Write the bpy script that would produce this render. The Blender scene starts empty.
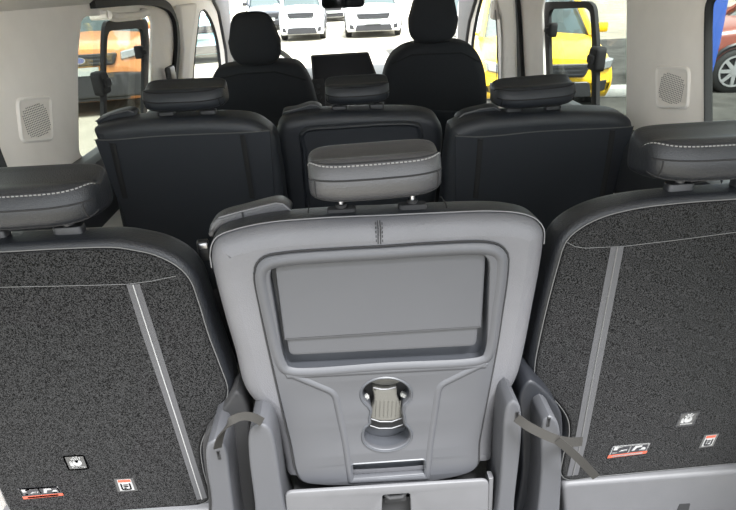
import bpy, bmesh, math, random
from mathutils import Vector as V, noise
from mathutils.geometry import tessellate_polygon
random.seed(7)
PI = math.pi
sc = bpy.context.scene
COL = sc.collection

# ------------------------------------------------------------------ camera
F, IW, IH = 545.0, 736, 510
CAM = V((-.055, 0, 1.25))
yaw, pit, rol = math.radians(2.1), math.radians(26.6), math.radians(-2.4)
FW = V((math.sin(yaw)*math.cos(pit), math.cos(yaw)*math.cos(pit), -math.sin(pit)))
RT0 = V((math.cos(yaw), -math.sin(yaw), 0)); UP0 = RT0.cross(FW)
RT = math.cos(rol)*RT0 + math.sin(rol)*UP0
UP = -math.sin(rol)*RT0 + math.cos(rol)*UP0
cd = bpy.data.cameras.new('camera'); cam = bpy.data.objects.new('camera', cd); COL.objects.link(cam)
from mathutils import Matrix
cam.matrix_world = Matrix(((RT.x, UP.x, -FW.x, CAM.x), (RT.y, UP.y, -FW.y, CAM.y), (RT.z, UP.z, -FW.z, CAM.z), (0, 0, 0, 1)))
cd.sensor_fit = 'HORIZONTAL'; cd.sensor_width = 36; cd.lens = F/IW*36; cd.clip_start = .02; cd.clip_end = 500
sc.camera = cam

def ray(px, py): return FW + RT*((px-IW/2)/F) + UP*((IH/2-py)/F)
def atY(px, py, Y): d = ray(px, py); return CAM + d*((Y-CAM.y)/d.y)
def atX(px, py, X): d = ray(px, py); return CAM + d*((X-CAM.x)/d.x)
def atZ(px, py, Z): d = ray(px, py); return CAM + d*((Z-CAM.z)/d.z)

class Plane:
    """u along the width, v up the surface, n out of it."""
    def __init__(s, o, u, v):
        s.o, s.u, s.v = V(o), V(u).normalized(), V(v).normalized(); s.n = s.u.cross(s.v).normalized()
    def pt(s, u, v, n=0): return s.o + s.u*u + s.v*v + s.n*n
    def px(s, x, y, n=0):
        d = ray(x, y); o = s.o + s.n*n
        P = CAM + d*((o-CAM).dot(s.n)/d.dot(s.n)); q = P-s.o
        return (q.dot(s.u), q.dot(s.v))
    def tr(s, pts, n=0): return [s.px(x, y, n) for x, y in pts]
def leaning(o, lean, yw=0):
    l, a = math.radians(lean), math.radians(yw)
    u = V((math.cos(a), math.sin(a), 0)); b = V((-math.sin(a), math.cos(a), 0))
    return Plane(o, u, b*math.sin(l)+V((0, 0, 1))*math.cos(l))

# ------------------------------------------------------------------ materials
def mat(name, col, rough=.5, metal=0, spec=.5, noise_amt=0, nscale=40, bump=0, bscale=200, coat=0, kind='noise', sheen=0, tight=.32):
    m = bpy.data.materials.new(name); m.use_nodes = True
    nt = m.node_tree; b = nt.nodes['Principled BSDF']
    b.inputs['Base Color'].default_value = (*col, 1); b.inputs['Roughness'].default_value = rough
    b.inputs['Metallic'].default_value = metal; b.inputs['Specular IOR Level'].default_value = spec
    b.inputs['Coat Weight'].default_value = coat; b.inputs['Coat Roughness'].default_value = .05
    b.inputs['Sheen Weight'].default_value = sheen
    tc = nt.nodes.new('ShaderNodeTexCoord')
    if noise_amt:
        nz = nt.nodes.new('ShaderNodeTexNoise'); nz.inputs['Scale'].default_value = nscale; nz.inputs['Detail'].default_value = 4
        nt.links.new(tc.outputs['Object'], nz.inputs['Vector'])
        rp = nt.nodes.new('ShaderNodeValToRGB')
        rp.color_ramp.elements[0].position = tight; rp.color_ramp.elements[1].position = 1-tight
        rp.color_ramp.elements[0].color = (*[max(0, c*(1-noise_amt)) for c in col], 1)
        rp.color_ramp.elements[1].color = (*[c*(1+noise_amt) for c in col], 1)
        nt.links.new(nz.outputs['Fac'], rp.inputs['Fac']); nt.links.new(rp.outputs['Color'], b.inputs['Base Color'])
    if bump:
        if kind == 'noise':
            t = nt.nodes.new('ShaderNodeTexNoise'); out = t.outputs['Fac']; t.inputs['Detail'].default_value = 3
        else:
            t = nt.nodes.new('ShaderNodeTexVoronoi'); out = t.outputs['Distance']
        t.inputs['Scale'].default_value = bscale
        nt.links.new(tc.outputs['Object'], t.inputs['Vector'])
        bp = nt.nodes.new('ShaderNodeBump'); bp.inputs['Strength'].default_value = bump; bp.inputs['Distance'].default_value = .002
        nt.links.new(out, bp.inputs['Height']); nt.links.new(bp.outputs['Normal'], b.inputs['Normal'])
    return m
def glass(name, tint, gloss=.06):
    m = bpy.data.materials.new(name); m.use_nodes = True; nt = m.node_tree
    for n in list(nt.nodes):
        if n.type != 'OUTPUT_MATERIAL': nt.nodes.remove(n)
    out = [n for n in nt.nodes if n.type == 'OUTPUT_MATERIAL'][0]
    t = nt.nodes.new('ShaderNodeBsdfTransparent'); t.inputs[0].default_value = (*tint, 1)
    g = nt.nodes.new('ShaderNodeBsdfGlossy'); g.inputs['Roughness'].default_value = .02
    lw = nt.nodes.new('ShaderNodeLayerWeight'); lw.inputs['Blend'].default_value = .5
    pw = nt.nodes.new('ShaderNodeMath'); pw.operation = 'POWER'; pw.inputs[1].default_value = 5
    fr = nt.nodes.new('ShaderNodeMath'); fr.operation = 'MULTIPLY_ADD'; fr.inputs[1].default_value = .35; fr.inputs[2].default_value = .006
    nt.links.new(lw.outputs['Facing'], pw.inputs[0]); nt.links.new(pw.outputs[0], fr.inputs[0])
    mx = nt.nodes.new('ShaderNodeMixShader')
    nt.links.new(fr.outputs[0], mx.inputs[0]); nt.links.new(t.outputs[0], mx.inputs[1]); nt.links.new(g.outputs[0], mx.inputs[2])
    nt.links.new(mx.outputs[0], out.inputs['Surface'])
    return m
M = dict(
 leather=mat('black_leather', (.011, .012, .0145), .42, spec=.36, bump=.25, bscale=420, kind='voronoi'),
 leather_face=mat('grey_vinyl', (.066, .066, .072), .52, spec=.42, bump=.2, bscale=420, kind='voronoi', noise_amt=.06, nscale=9),
 leather_rest=mat('headrest_leather', (.030, .030, .033), .38, bump=.25, bscale=420, kind='voronoi'),
 fabric=mat('black_fabric', (.012, .0135, .0175), .85, bump=.3, bscale=700, noise_amt=.15, nscale=300),
 midback=mat('mid_row_leather', (.015, .0175, .023), .5, bump=.25, bscale=420, kind='voronoi'),
 midshell=mat('mid_row_back', (.0105, .0130, .0185), .7, bump=.2, bscale=420),
 plastic=mat('grey_plastic', (.040, .041, .0455), .52, spec=.36, bump=.12, bscale=900, noise_amt=.03, nscale=6),
 plastic_pale=mat('pale_grey_plastic', (.068, .068, .072), .55, spec=.36, bump=.15, bscale=700, noise_amt=.03, nscale=30),
 plastic_mid=mat('slate_plastic', (.028, .030, .035), .5, bump=.1, bscale=800),
 black=mat('black_plastic', (.012, .012, .014), .45),
 dark=mat('soft_black', (.007, .007, .008), .8),
 carpet=mat('carpet_cloth', (.0135, .0135, .0138), 1, noise_amt=.95, tight=.40, nscale=560, bump=.6, bscale=520, spec=.1),
 strip=mat('grey_webbing', (.038, .038, .041), .8, bump=.3, bscale=900),
 strap=mat('grey_strap', (.021, .020, .0185), .85, spec=.12, bump=.3, bscale=900),
 thread=mat('white_thread', (.20, .20, .20), .7),
 thread_dim=mat('grey_thread', (.075, .075, .075), .7),
 seam=mat('seam_shadow_cord', (.006, .006, .007), .9),
 piping=mat('pale_piping', (.10, .10, .105), .5),
 chrome=mat('chrome', (.42, .42, .44), .3, metal=1),
 trim=mat('grey_trim', (.83, .785, .735), .75, bump=.12, bscale=600, noise_amt=.02, nscale=15),
 trim_pale=mat('pale_trim', (.82, .785, .74), .8, bump=.1, bscale=500),
 headliner=mat('headliner_cloth', (.78, .745, .69), .95, bump=.3, bscale=500),
 floor=mat('floor_mat', (.03, .03, .032), .9, noise_amt=.3, nscale=200),
 rubber=mat('black_rubber', (.012, .012, .012), .6),
 tan=mat('taupe_plastic', (.055, .053, .047), .6, bump=.3, bscale=400),
 link=mat('dark_slate_plastic', (.010, .011, .014), .5, spec=.35),
 white=mat('white_print', (.21, .21, .21), .6),
 ink=mat('black_print', (.012, .012, .015), .5),
 clear=mat('grey_film', (.035, .035, .035), .5),
 red=mat('red_print', (.26, .045, .022), .6),
 screen=mat('dark_screen', (.006, .007, .011), .3, spec=.15),
 dash=mat('dashboard_plastic', (.10, .10, .10), .6, bump=.1, bscale=500),
 glass=glass('clear_window_glass', (.96, .98, .97)),
 tint=glass('tinted_window_glass', (.60, .625, .60)),
 c_white=mat('white_car_paint', (.72, .73, .73), .3, coat=1),
 c_orange=mat('orange_car_paint', (.42, .165, .05), .3, coat=.5),
 c_yellow=mat('yellow_car_paint', (.80, .50, .010), .3, coat=.3),
 c_red=mat('red_car_paint', (.17, .033, .017), .35, coat=.2),
 c_dark=mat('dark_car_paint', (.03, .035, .045), .3, coat=1),
 c_blue=mat('pale_blue_car_paint', (.22, .42, .50), .3, coat=1),
 c_silver=mat('silver_car_paint', (.45, .46, .47), .3, coat=1),
 c_glass=mat('car_glass', (.03, .045, .045), .08, spec=.8),
 lamp=mat('lamp_lens', (.22, .23, .235), .12, spec=.8),
 alloy=mat('alloy', (.55, .55, .56), .3, metal=.8),
 plate=mat('number_plate_white', (.28, .30, .28), .5),
 rim_pale=mat('pale_wheel_cover', (.5, .5, .49), .6),  # bright colour stands in for light reflecting off the steering wheel rim
 banner=mat('blue_banner_cloth', (.022, .07, .30), .8),
 badge=mat('blue_badge', (.03, .06, .18), .25),
 concrete=mat('pale_concrete', (.42, .42, .40), .9, noise_amt=.1, nscale=8),
)

# ------------------------------------------------------------------ mesh building
def tag(o, label=None, cat=None, group=None, kind=None):
    if label: o['label'] = label
    if cat: o['category'] = cat
    if group: o['group'] = group
    if kind: o['kind'] = kind
    return o
def empty(name, loc, label, cat, group=None):
    o = bpy.data.objects.new(name, None); COL.objects.link(o); o.location = loc; o.empty_display_size = .1
    return tag(o, label, cat, group)

def wloc(o):
    p = V((0, 0, 0))
    while o is not None: p = p + o.location; o = o.parent
    return p
def cr(pts, step=.008, closed=True):
    """centripetal Catmull-Rom through 2-D or 3-D points"""
    P = [V(p) for p in pts]; n = len(P); out = []
    rng = n if closed else n-1
    for i in range(rng):
        p1, p2 = P[i], P[(i+1) % n]
        p0 = P[i-1] if (closed or i > 0) else p1*2-p2
        p3 = P[(i+2) % n] if (closed or i+2 < n) else p2*2-p1
        t0 = 0; t1 = t0+max((p1-p0).length, 1e-6)**.5; t2 = t1+max((p2-p1).length, 1e-6)**.5; t3 = t2+max((p3-p2).length, 1e-6)**.5
        k = max(1, int((p2-p1).length/step))
        for j in range(k):
            t = t1+(t2-t1)*j/k
            A1 = p0*((t1-t)/(t1-t0))+p1*((t-t0)/(t1-t0)); A2 = p1*((t2-t)/(t2-t1))+p2*((t-t1)/(t2-t1)); A3 = p2*((t3-t)/(t3-t2))+p3*((t-t2)/(t3-t2))
            B1 = A1*((t2-t)/(t2-t0))+A2*((t-t0)/(t2-t0)); B2 = A2*((t3-t)/(t3-t1))+A3*((t-t1)/(t3-t1))
            out.append(B1*((t2-t)/(t2-t1))+B2*((t-t1)/(t2-t1)))
    if not closed: out.append(P[-1])
    return out
def rpoly(pts, r, seg=5):
    """straight-sided polygon with rounded corners (r: radius or list)"""
    P = [V(p) for p in pts]; n = len(P); out = []
    for i in range(n):
        a, b, c = P[i-1], P[i], P[(i+1) % n]
        rr = r[i] if isinstance(r, (list, tuple)) else r
        d1, d2 = (a-b), (c-b); l = min(rr, d1.length*.48, d2.length*.48)
        if l < 1e-5: out.append(b); continue
        s, e = b+d1.normalized()*l, b+d2.normalized()*l
        for k in range(seg+1):
            t = k/seg; out.append(s*(1-t)**2+b*2*t*(1-t)+e*t*t)
    return out
def ccw(poly):
    a = sum(poly[i-1][0]*poly[i][1]-poly[i][0]*poly[i-1][1] for i in range(len(poly)))
    return [V((p[0], p[1])) for p in (poly if a > 0 else reversed(poly))]
def inset(poly, d):
    n = len(poly); out = []
    for i in range(n):
        a, b, c = poly[i-1], poly[i], poly[(i+1) % n]
        e1, e2 = (b-a), (c-b)
        if e1.length < 1e-7 or e2.length < 1e-7: out.append(b.copy()); continue
        e1.normalize(); e2.normalize()
        n1, n2 = V((-e1.y, e1.x)), V((-e2.y, e2.x)); m = n1+n2
        if m.length < 1e-4: m = n1
        m.normalize(); out.append(b+m*(d/max(.5, m.dot(n1))))
    return out
def rect(u0, u1, v0, v1): return [(u0, v0), (u1, v0), (u1, v1), (u0, v1)]
def arc_profile(r, depth, k=4, back_r=None):
    """rim from the far side (-depth) to the near face (0) with rounded edges"""
    br = r*.6 if back_r is None else back_r
    pr = []
    for i in range(k+1):
        a = PI/2*i/k; pr.append((br*(1-math.sin(a)), -depth+br*(1-math.cos(a))))
    for i in range(k+1):
        a = PI/2*i/k; pr.append((r*(1-math.cos(a)), -r+r*math.sin(a)))
    return pr

class MB:
    def __init__(s): s.v, s.f, s.m, s.flat = [], [], [], set()
    def add(s, vs, fs, mi=0):
        o = len(s.v); s.v += [V(x) for x in vs]
        for f in fs: s.f.append([o+i for i in f]); s.m.append(mi)
        return s
    def slab(s, P, poly, prof, mi=0, off=0, cap0=True, cap1=True):
        poly = ccw(poly); n = len(poly); vs = []; fs = []
        pr = list(prof)
        if cap1: pr.append((pr[-1][0]+.0025, pr[-1][1]))
        for d, h in pr:
            vs += [P.pt(q.x, q.y, h+off) for q in inset(poly, d)]
        for k in range(len(pr)-1):
            for i in range(n):
                j = (i+1) % n; fs.append([k*n+i, k*n+j, (k+1)*n+j, (k+1)*n+i])
        for on, k in ((cap0, 0), (cap1, len(pr)-1)):
            if not on: continue
            loop = inset(poly, pr[k][0])
            for t in tessellate_polygon([[V((q.x, q.y, 0)) for q in loop]]):
                s.flat.add(len(s.f)+len(fs)); fs.append([k*n+i for i in t])
        return s.add(vs, fs, mi)
    def fill(s, P, outer, holes, h, mi=0):
        loops = [ccw(outer)]+[ccw(x) for x in holes]; flat = [V((q.x, q.y, 0)) for l in loops for q in l]
        fs = []
        for t in tessellate_polygon([[V((q.x, q.y, 0)) for q in l] for l in loops]):
            s.flat.add(len(s.f)+len(fs)); fs.append(list(t))
        return s.add([P.pt(q.x, q.y, h) for q in flat], fs, mi)
    def plate(s, P, poly, h0, h1, r=.002, mi=0):
        return s.slab(P, poly, [(0, h0), (0, h1-r), (r*.3, h1-r*.3), (r, h1)], mi)
    def ring(s, P, po, pi_, h0, h1, mi=0):
        """frame between two outlines that have the same number of points"""
        n = len(po); vs = []; fs = []
        for poly, h in ((po, h0), (po, h1), (pi_, h1), (pi_, h0)): vs += [P.pt(q[0], q[1], h) for q in poly]
        for k in range(4):
            for i in range(n):
                j = (i+1) % n; a = k*n; b = ((k+1) % 4)*n; fs.append([a+i, a+j, b+j, b+i])
        return s.add(vs, fs, mi)
    def tube(s, pts, r, seg=6, mi=0, closed=False, flat=1):
        pts = [V(p) for p in pts]; n = len(pts); vs = []; fs = []
        up = V((.13, .2, .97))
        for i, p in enumerate(pts):
            a = pts[i-1] if (i or closed) else p; b = pts[(i+1) % n] if (i < n-1 or closed) else p
            t = (b-a).normalized(); x = t.cross(up)
            if x.length < 1e-3: x = t.cross(V((1, 0, 0)))
            x.normalize(); y = t.cross(x)
            rr = r[i] if isinstance(r, (list, tuple)) else r
            for k in range(seg):
                an = 2*PI*k/seg; vs.append(p+x*rr*math.cos(an)+y*rr*flat*math.sin(an))
        for i in range(n if closed else n-1):
            for k in range(seg):
                a, b = i*seg, ((i+1) % n)*seg; q = (k+1) % seg; fs.append([a+k, a+q, b+q, b+k])
        if not closed: fs.append(list(range(seg))); fs.append([(n-1)*seg+k for k in range(seg)][::-1])
        return s.add(vs, fs, mi)
    def dashes(s, pts, r, on, gap, mi=0):
        pts = [V(p) for p in pts]; acc = 0; cur = [pts[0]]; draw = True
        for a, b in zip(pts, pts[1:]):
            L = (b-a).length; d = 0
            while d < L:
                need = (on if draw else gap)-acc
                if d+need <= L:
                    d += need; p = a+(b-a)*(d/L)
                    if draw and (cur[0]-p).length > 1e-5: s.tube([cur[0], p], r, 4, mi)
                    cur = [p]; draw = not draw; acc = 0
                else: acc += L-d; d = L
        return s
    def box(s, c, h, mi=0, rz=0, bev=0):
        c = V(c); P = Plane(c, (math.cos(rz), math.sin(rz), 0), (-math.sin(rz), math.cos(rz), 0))
        b = min(bev, *[x*.9 for x in h]) if bev else 0
        o = rpoly(rect(-h[0], h[0], -h[1], h[1]), b, 3) if b else rect(-h[0], h[0], -h[1], h[1])
        pr = [(b, -h[2]), (b*.3, -h[2]+b*.3), (0, -h[2]+b), (0, h[2]-b), (b*.3, h[2]-b*.3), (b, h[2])] if b else [(0, -h[2]), (0, h[2])]
        return s.slab(P, o, pr, mi, cap1=True)
    def disc(s, P, u, v, r, h0, h1, mi=0, seg=16, ry=None):
        ry = ry or r
        return s.slab(P, [(u+r*math.cos(2*PI*k/seg), v+ry*math.sin(2*PI*k/seg)) for k in range(seg)], [(0, h0), (0, h1)], mi, cap1=True)
    def grid(s, rows, mi=0, closed=False):
        n = len(rows[0]); vs = [p for r in rows for p in r]; fs = []
        for i in range(len(rows)-1):
            for k in range(n if closed else n-1):
                q = (k+1) % n; fs.append([i*n+k, i*n+q, (i+1)*n+q, (i+1)*n+k])
        if closed: s.flat.update((len(s.f)+len(fs), len(s.f)+len(fs)+1)); fs.append(list(range(n))[::-1]); fs.append([(len(rows)-1)*n+k for k in range(n)])
        return s.add(vs, fs, mi)
    def ribbon(s, pts, side, w, t, mi=0):
        """strap along pts, side = width direction(s), thickness t"""
        rows = []
        for i, p in enumerate(pts):
            p = V(p); sd = V(side[i] if isinstance(side, list) else side).normalized()
            a = V(pts[max(0, i-1)]); b = V(pts[min(len(pts)-1, i+1)]); nn = sd.cross((b-a).normalized()).normalized()
            sd = (b-a).normalized().cross(nn)*-1
            ww = w[i] if isinstance(w, list) else w
            rows.append([p-sd*ww/2-nn*t/2, p+sd*ww/2-nn*t/2, p+sd*ww/2+nn*t/2, p-sd*ww/2+nn*t/2])
        return s.grid(rows, mi, True)
    def build(s, name, mats, parent=None, sharp=38, loc=None):
        if not isinstance(mats, (list, tuple)): mats = [mats]
        me = bpy.data.meshes.new(name)
        if parent is not None: base = wloc(parent)
        elif loc is not None: base = V(loc)
        else: base = V((0, 0, 0))
        me.from_pydata([v-base for v in s.v], [], s.f)
        for m in mats: me.materials.append(m)
        for p, i in zip(me.polygons, s.m): p.material_index = i
        bm = bmesh.new(); bm.from_mesh(me)
        bmesh.ops.recalc_face_normals(bm, faces=bm.faces)
        lim = math.radians(sharp)
        bm.faces.ensure_lookup_table()
        for i, f in enumerate(bm.faces): f.smooth = i not in s.flat
        for e in bm.edges:
            if len(e.link_faces) == 2 and e.calc_face_angle(0) > lim: e.smooth = False
        bm.to_mesh(me); bm.free()
        o = bpy.data.objects.new(name, me); COL.objects.link(o)
        if parent is not None: o.parent = parent
        else: o.location = base
        return o

def plate_holes(name, P, outer, holes, thick, material, bevel=.006, parent=None):
    """flat panel with openings: filled 2-D curve with real thickness"""
    cu = bpy.data.curves.new(name, 'CURVE'); cu.dimensions = '2D'; cu.fill_mode = 'BOTH'
    cu.extrude = thick/2-bevel; cu.bevel_depth = bevel; cu.bevel_resolution = 2
    for poly in [outer]+holes:
        sp = cu.splines.new('POLY'); sp.points.add(len(poly)-1); sp.use_cyclic_u = True
        for p, q in zip(sp.points, poly): p.co = (q[0], q[1], 0, 1)
    co = bpy.data.objects.new(name+'_outline', cu); COL.objects.link(co)
    dg = bpy.context.evaluated_depsgraph_get(); me = bpy.data.meshes.new_from_object(co.evaluated_get(dg))
    bpy.data.objects.remove(co); bpy.data.curves.remove(cu)
    me.name = name; me.materials.clear(); me.materials.append(material)
    base = wloc(parent) if parent else V((0, 0, 0))
    for v in me.vertices: v.co = P.pt(v.co.x, v.co.y, v.co.z-thick/2)-base
    bm = bmesh.new(); bm.from_mesh(me); bmesh.ops.remove_doubles(bm, verts=bm.verts, dist=1e-5)
    for f in bm.faces: f.smooth = True
    for e in bm.edges:
        if len(e.link_faces) == 2 and e.calc_face_angle(0) > .5: e.smooth = False
    bm.to_mesh(me); bm.free()
    o = bpy.data.objects.new(name, me); COL.objects.link(o); o.parent = parent
    return o

# ------------------------------------------------------------------ headrests
REST = [(-.006, 0), (.004, .012), (.007, .034), (-.004, .060), (-.016, .070), (-.045, .068), (-.085, .075), (-.104, .080), (-.116, .070), (-.120, .035), (-.112, -.002), (-.060, -.010)]
def rest_curve(k=1, kd=1): return cr([(n*kd, v*k) for n, v in REST], .004*k)
def headrest(P, uc, v0, n0, w, parent, leather, k=1, kd=1, p=6.5, stitch=True, seams=True, skew=0, name='headrest', sec=None, bow=.022):
    sect = sec or rest_curve(k, kd); cn = sum(q[0] for q in sect)/len(sect); cv = sum(q[1] for q in sect)/len(sect)
    N = 44
    nmin, nmax = min(q[0] for q in sect), max(q[0] for q in sect)
    def surf(i, q, out=0):
        a = PI*(1-i/N); c, sn = math.cos(a), math.sin(a)
        uu = math.copysign(abs(c)**(2/p), c); s = max(abs(sn)**(2/p), .42)
        n, v = cn+(q[0]-cn)*s, cv+(q[1]-cv)*s
        if out:
            d = V((q[0]-cn, q[1]-cv)).normalized(); n += d.x*out; v += d.y*out
        f = (q[0]-nmin)/(nmax-nmin); t = abs(uu); n -= bow*t**3*f; v += .004*t**3*f*max(0, 1-q[1]/(.06*k))
        return P.pt(uc+uu*w/2, v0+v+skew*uu*w/2, n0+n)
    mb = MB(); mb.grid([[surf(i, q) for q in sect] for i in range(N+1)], 0, True)
    def near(nv): return min(sect, key=lambda q: (q[0]-nv[0]*kd)**2+(q[1]-nv[1]*k)**2)
    if seams:
        q1, q2, q3 = near((-.008, .064)), near((.007, .036)), near((-.006, 0))
        for q in (q2, q3): mb.tube([surf(i, q, .0002) for i in range(5, N-4)], .0016, 5, 1)
        
        i1 = sect.index(q1); jt = sect.index(near((-.030, .070))); js = sect.index(near((-.0045, .0605)))
        def smile(i, j0):
            t = abs(2*i/N-1); x = j0+(jt-i1)*t**2.4*1.5; a = int(x); return tuple(sect[a]*(1-x+a)+sect[a+1]*(x-a))
        mb.tube([surf(i, smile(i, i1), -.0002) for i in range(2, N-1)], .0016, 5, 1)
        if stitch: mb.dashes([surf(i, smile(i, js), .0010) for i in range(3, N-2)], .0011, .0042, .0025, 2)
        i2, i3 = sect.index(q2), sect.index(q3)
        lo, hi = min(i2, i3), max(i2, i3)
        for ii in (11, N-11): mb.tube([surf(ii, q, .0002) for q in sect[lo:hi+1]], .0014, 5, 1)
    o = mb.build(name, [leather, M['seam'], M['thread']], parent, 50)
    return o
def rest_posts(P, uc, v0, vseat, n, gap, rest, chrome_guides=False, gmat=None, r=.006):
    for sgn in (-1, 1):
        u = uc+sgn*gap/2
        MB().tube([P.pt(u, vseat-.01, n), P.pt(u, v0+.02, n)], r*.65, 10).build('post', M['chrome'], rest)
        g = MB(); Q = Plane(P.pt(u, vseat, n), P.u, -P.n)
        g.slab(Q, rpoly(rect(-.024, .024, -.012, .012), .008, 3), [(0, -.012), (0, .004), (.001, .006), (.004, .007)], 0)
        g.disc(Q, 0, 0, .009, .006, .012, 0, 14)
        g.build('post_guide', [gmat or M['black'], M['chrome']], rest)

# ------------------------------------------------------------------ REAR MIDDLE SEAT
PM = leaning((0, .785, .875), 5, 1.2)
SEATS3 = 'third row seats'
mid = empty('passenger_seat', (0.03, .80, 0), 'grey middle seat of the rear row with hard plastic back and open cup holder', 'seat', 'van seats')
shell_px = [(209.5, 250), (215, 242), (232.6, 235), (265, 228), (308, 224), (345, 221.8), (384, 220.4), (404, 219.4), (449, 217.4), (494, 215.9), (526.6, 218.5), (541.7, 224.5), (548.7, 234),
 (549, 245), (546, 268), (537, 315.5), (528, 360), (523, 379), (516, 393), (506, 404), (501, 416), (497, 445), (494, 466), (474, 470), (430, 478), (384, 482), (330, 484), (300, 483), (287, 482),
 (284, 470), (275, 432), (271, 424), (263, 416), (250, 405.4), (241.5, 392), (232.6, 357.7), (222, 322), (211, 280), (207.8, 262)]
def puff(r, d, k=5): return arc_profile(r, d, k, r*.8)
panel_px = [(254, 273), (256.5, 263), (264, 256), (283, 252), (340.6, 247.7), (384, 245.4), (426, 242.6), (486.5, 241), (500, 244.5), (507.5, 253), (508.4, 266), (501.5, 318), (496.5, 350), (480, 438), (475, 467),
 (437, 479), (400, 482.5), (376, 483.5), (340, 484), (320, 483.5), (301, 479), (289, 438), (275.3, 380), (260.5, 312)]
pan = cr(PM.tr(panel_px), .008)
mb = MB(); shell = cr(PM.tr(shell_px), .008)
pr_ = puff(.034, .10); mb.slab(PM, shell, pr_, 0, cap1=False)
mb.fill(PM, inset(ccw(shell), pr_[-1][0]), [inset(ccw(pan), .006)], 0)
top_seam = cr([PM.pt(*PM.px(x, y-1.0, -.022), -.022) for x, y in shell_px[0:14]], .006, False)
backrest = mb.build('backrest', [M['leather_face']], mid, 60)
# darker leather band that rolls over the top of the shell, its piping and the centre seam
bd = MB(); so = ccw(shell)
vtop = max(q.y for q in so)
edge = [q for q in inset(so, -.0015)]
# rows over the top edge from the piping to the far side
idx = [i for i, q in enumerate(edge) if q.y > vtop-.075]
# order from left to right
seq = sorted(idx, key=lambda i: edge[i].x)
rows = []
for dpt, ins in ((-.024, -.0005), (-.034, -.002), (-.05, -.003), (-.07, -.003), (-.088, .001), (-.099, .010), (-.103, .022)):
    ip = inset(so, ins-.001); rows.append([PM.pt(ip[i].x, ip[i].y, dpt) for i in seq])
bd.grid(rows); bd.build('top_band', M['leather'], backrest)
pp = MB(); ip = inset(so, -.001); pp.tube([PM.pt(ip[i].x, ip[i].y, -.0235) for i in seq], .0012, 6)
pp.build('piping', M['piping'], backrest)
cs = MB()
for dx in (-1.3, 1.3): cs.tube([PM.pt(*PM.px(379+dx, 222, 0), -.008), PM.pt(*PM.px(379.3+dx, 229, 0), .0004), PM.pt(*PM.px(379.5+dx, 244, 0), .0004)], .0009, 5, 0)
for dx in (-3.2, 3.2): cs.dashes([PM.pt(*PM.px(379+dx, 223, 0), -.004), PM.pt(*PM.px(379.5+dx, 244, 0), .0006)], .0007, .004, .003, 0)
for x0, y0, y1 in ((308, 221, 207), (449, 216, 198)):
    ct_ = MB(); ct_.tube([PM.pt(*PM.px(x0, y0+2, -.022), -.022), PM.pt(PM.px(x0, y0, -.022)[0], vtop+.0045, -.05), PM.pt(PM.px(x0, y0, -.022)[0], vtop+.0045, -.09)], .0012, 5, 0); ct_.build('cross_seam', M['seam'], backrest)
cs.build('stitched_seam', M['seam'], backrest)

# hard plastic back panel ------------------------------------------------
rec_o = rpoly(PM.tr([(266, 262), (491, 250), (487, 362), (284, 371)]), [.03, .03, .015, .012])
rec_i = rpoly(PM.tr([(268, 265), (489, 252), (485.5, 360), (285.5, 369.5)], 0), [.03, .03, .015, .012])
cup = []
for a in range(0, 41):                                   # top circle, from its lower right round to its lower left
    t = math.radians(-42+a*264/40); cup.append((385.8+25.2*math.cos(t), 392+16.3*-math.sin(t)))
cup += [(370.5, 409), (369, 416), (369.5, 421), (365, 425), (362.2, 433), (364, 440), (371, 445.5), (380, 448), (388, 448.2), (398, 446), (407, 441), (411, 434), (409, 426.5), (404.5, 421), (404.3, 416), (403, 410)]
cup_o = cr(PM.tr(cup), .004)
slot_o = rpoly(PM.tr([(351, 461.5), (424.5, 456.5), (426, 472), (352, 477.5)]), .006)
panel = plate_holes('back_panel', Plane(PM.pt(0, 0, .007), PM.u, PM.v), inset(ccw(pan), .0055), [rec_o, cup_o, slot_o], .012, M['plastic'], .003, mid)
# dark gap line round the panel
gp = MB(); go = ccw(pan); gp.tube([PM.pt(q.x, q.y, .0012) for q in inset(go, .0008)], .0022, 6, 0, True); gp.build('panel_gap', M['seam'], panel)
# raised rim around the recess
rim = MB()
def rim_ring(mbx, P, outer, w, h, n0, k=6, mi=0):
    po = ccw(outer); rows = []
    for i in range(k+1):
        t = i/k; q = inset(po, w*t); rows.append([P.pt(p.x, p.y, n0+h*math.sin(PI*t)) for p in q])
    m = len(po); vs = [p for r in rows for p in r]; fs = []
    for i in range(k):
        for j in range(m):
            q = (j+1) % m; fs.append([i*m+j, i*m+q, (i+1)*m+q, (i+1)*m+j])
    mbx.add(vs, fs, mi)
ro = cr(PM.tr([(255.5, 275), (258, 265), (266, 258), (284, 254), (340.6, 249.7), (384, 247.4), (426, 244.6), (486, 243), (498, 246), (505.5, 254), (506.4, 268), (501, 310), (494.5, 350), (490, 359), (480, 364), (385, 370), (292, 375), (281, 371), (275, 362), (262, 312)]), .008)
# recess walls and floor, the flap over the storage pocket
fl = -.025
n_ = len(rec_o)
rim.grid([[PM.pt(q[0], q[1], .0065) for q in rec_o+rec_o[:1]], [PM.pt(q[0], q[1], fl) for q in rec_i+rec_i[:1]]], 0)
rim.slab(PM, inset(ccw(rec_i), -.002), [(0, fl-.004), (0, fl)], 0)
rim_o = MB(); rim_ring(rim_o, PM, ro, .019, .005, .006); rim_o.build('tray_rim', M['plastic'], panel, 40)
rim.build('tray_recess', M['plastic_mid'], panel, 30)
flap = rpoly(PM.tr([(274, 257), (486, 244), (481, 327.5), (284.5, 340)], -.004), [.026, .026, .003, .003])
plate_ = rpoly(PM.tr([(275, 258), (485, 245), (476.5, 346), (289, 355.5)], -.006), [.026, .026, .012, .012])
MB().slab(PM, plate_, [(0, fl), (0, -.0085), (.001, -.0065), (.0035, -.006)]).build('pocket_front', M['plastic'], panel)
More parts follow.
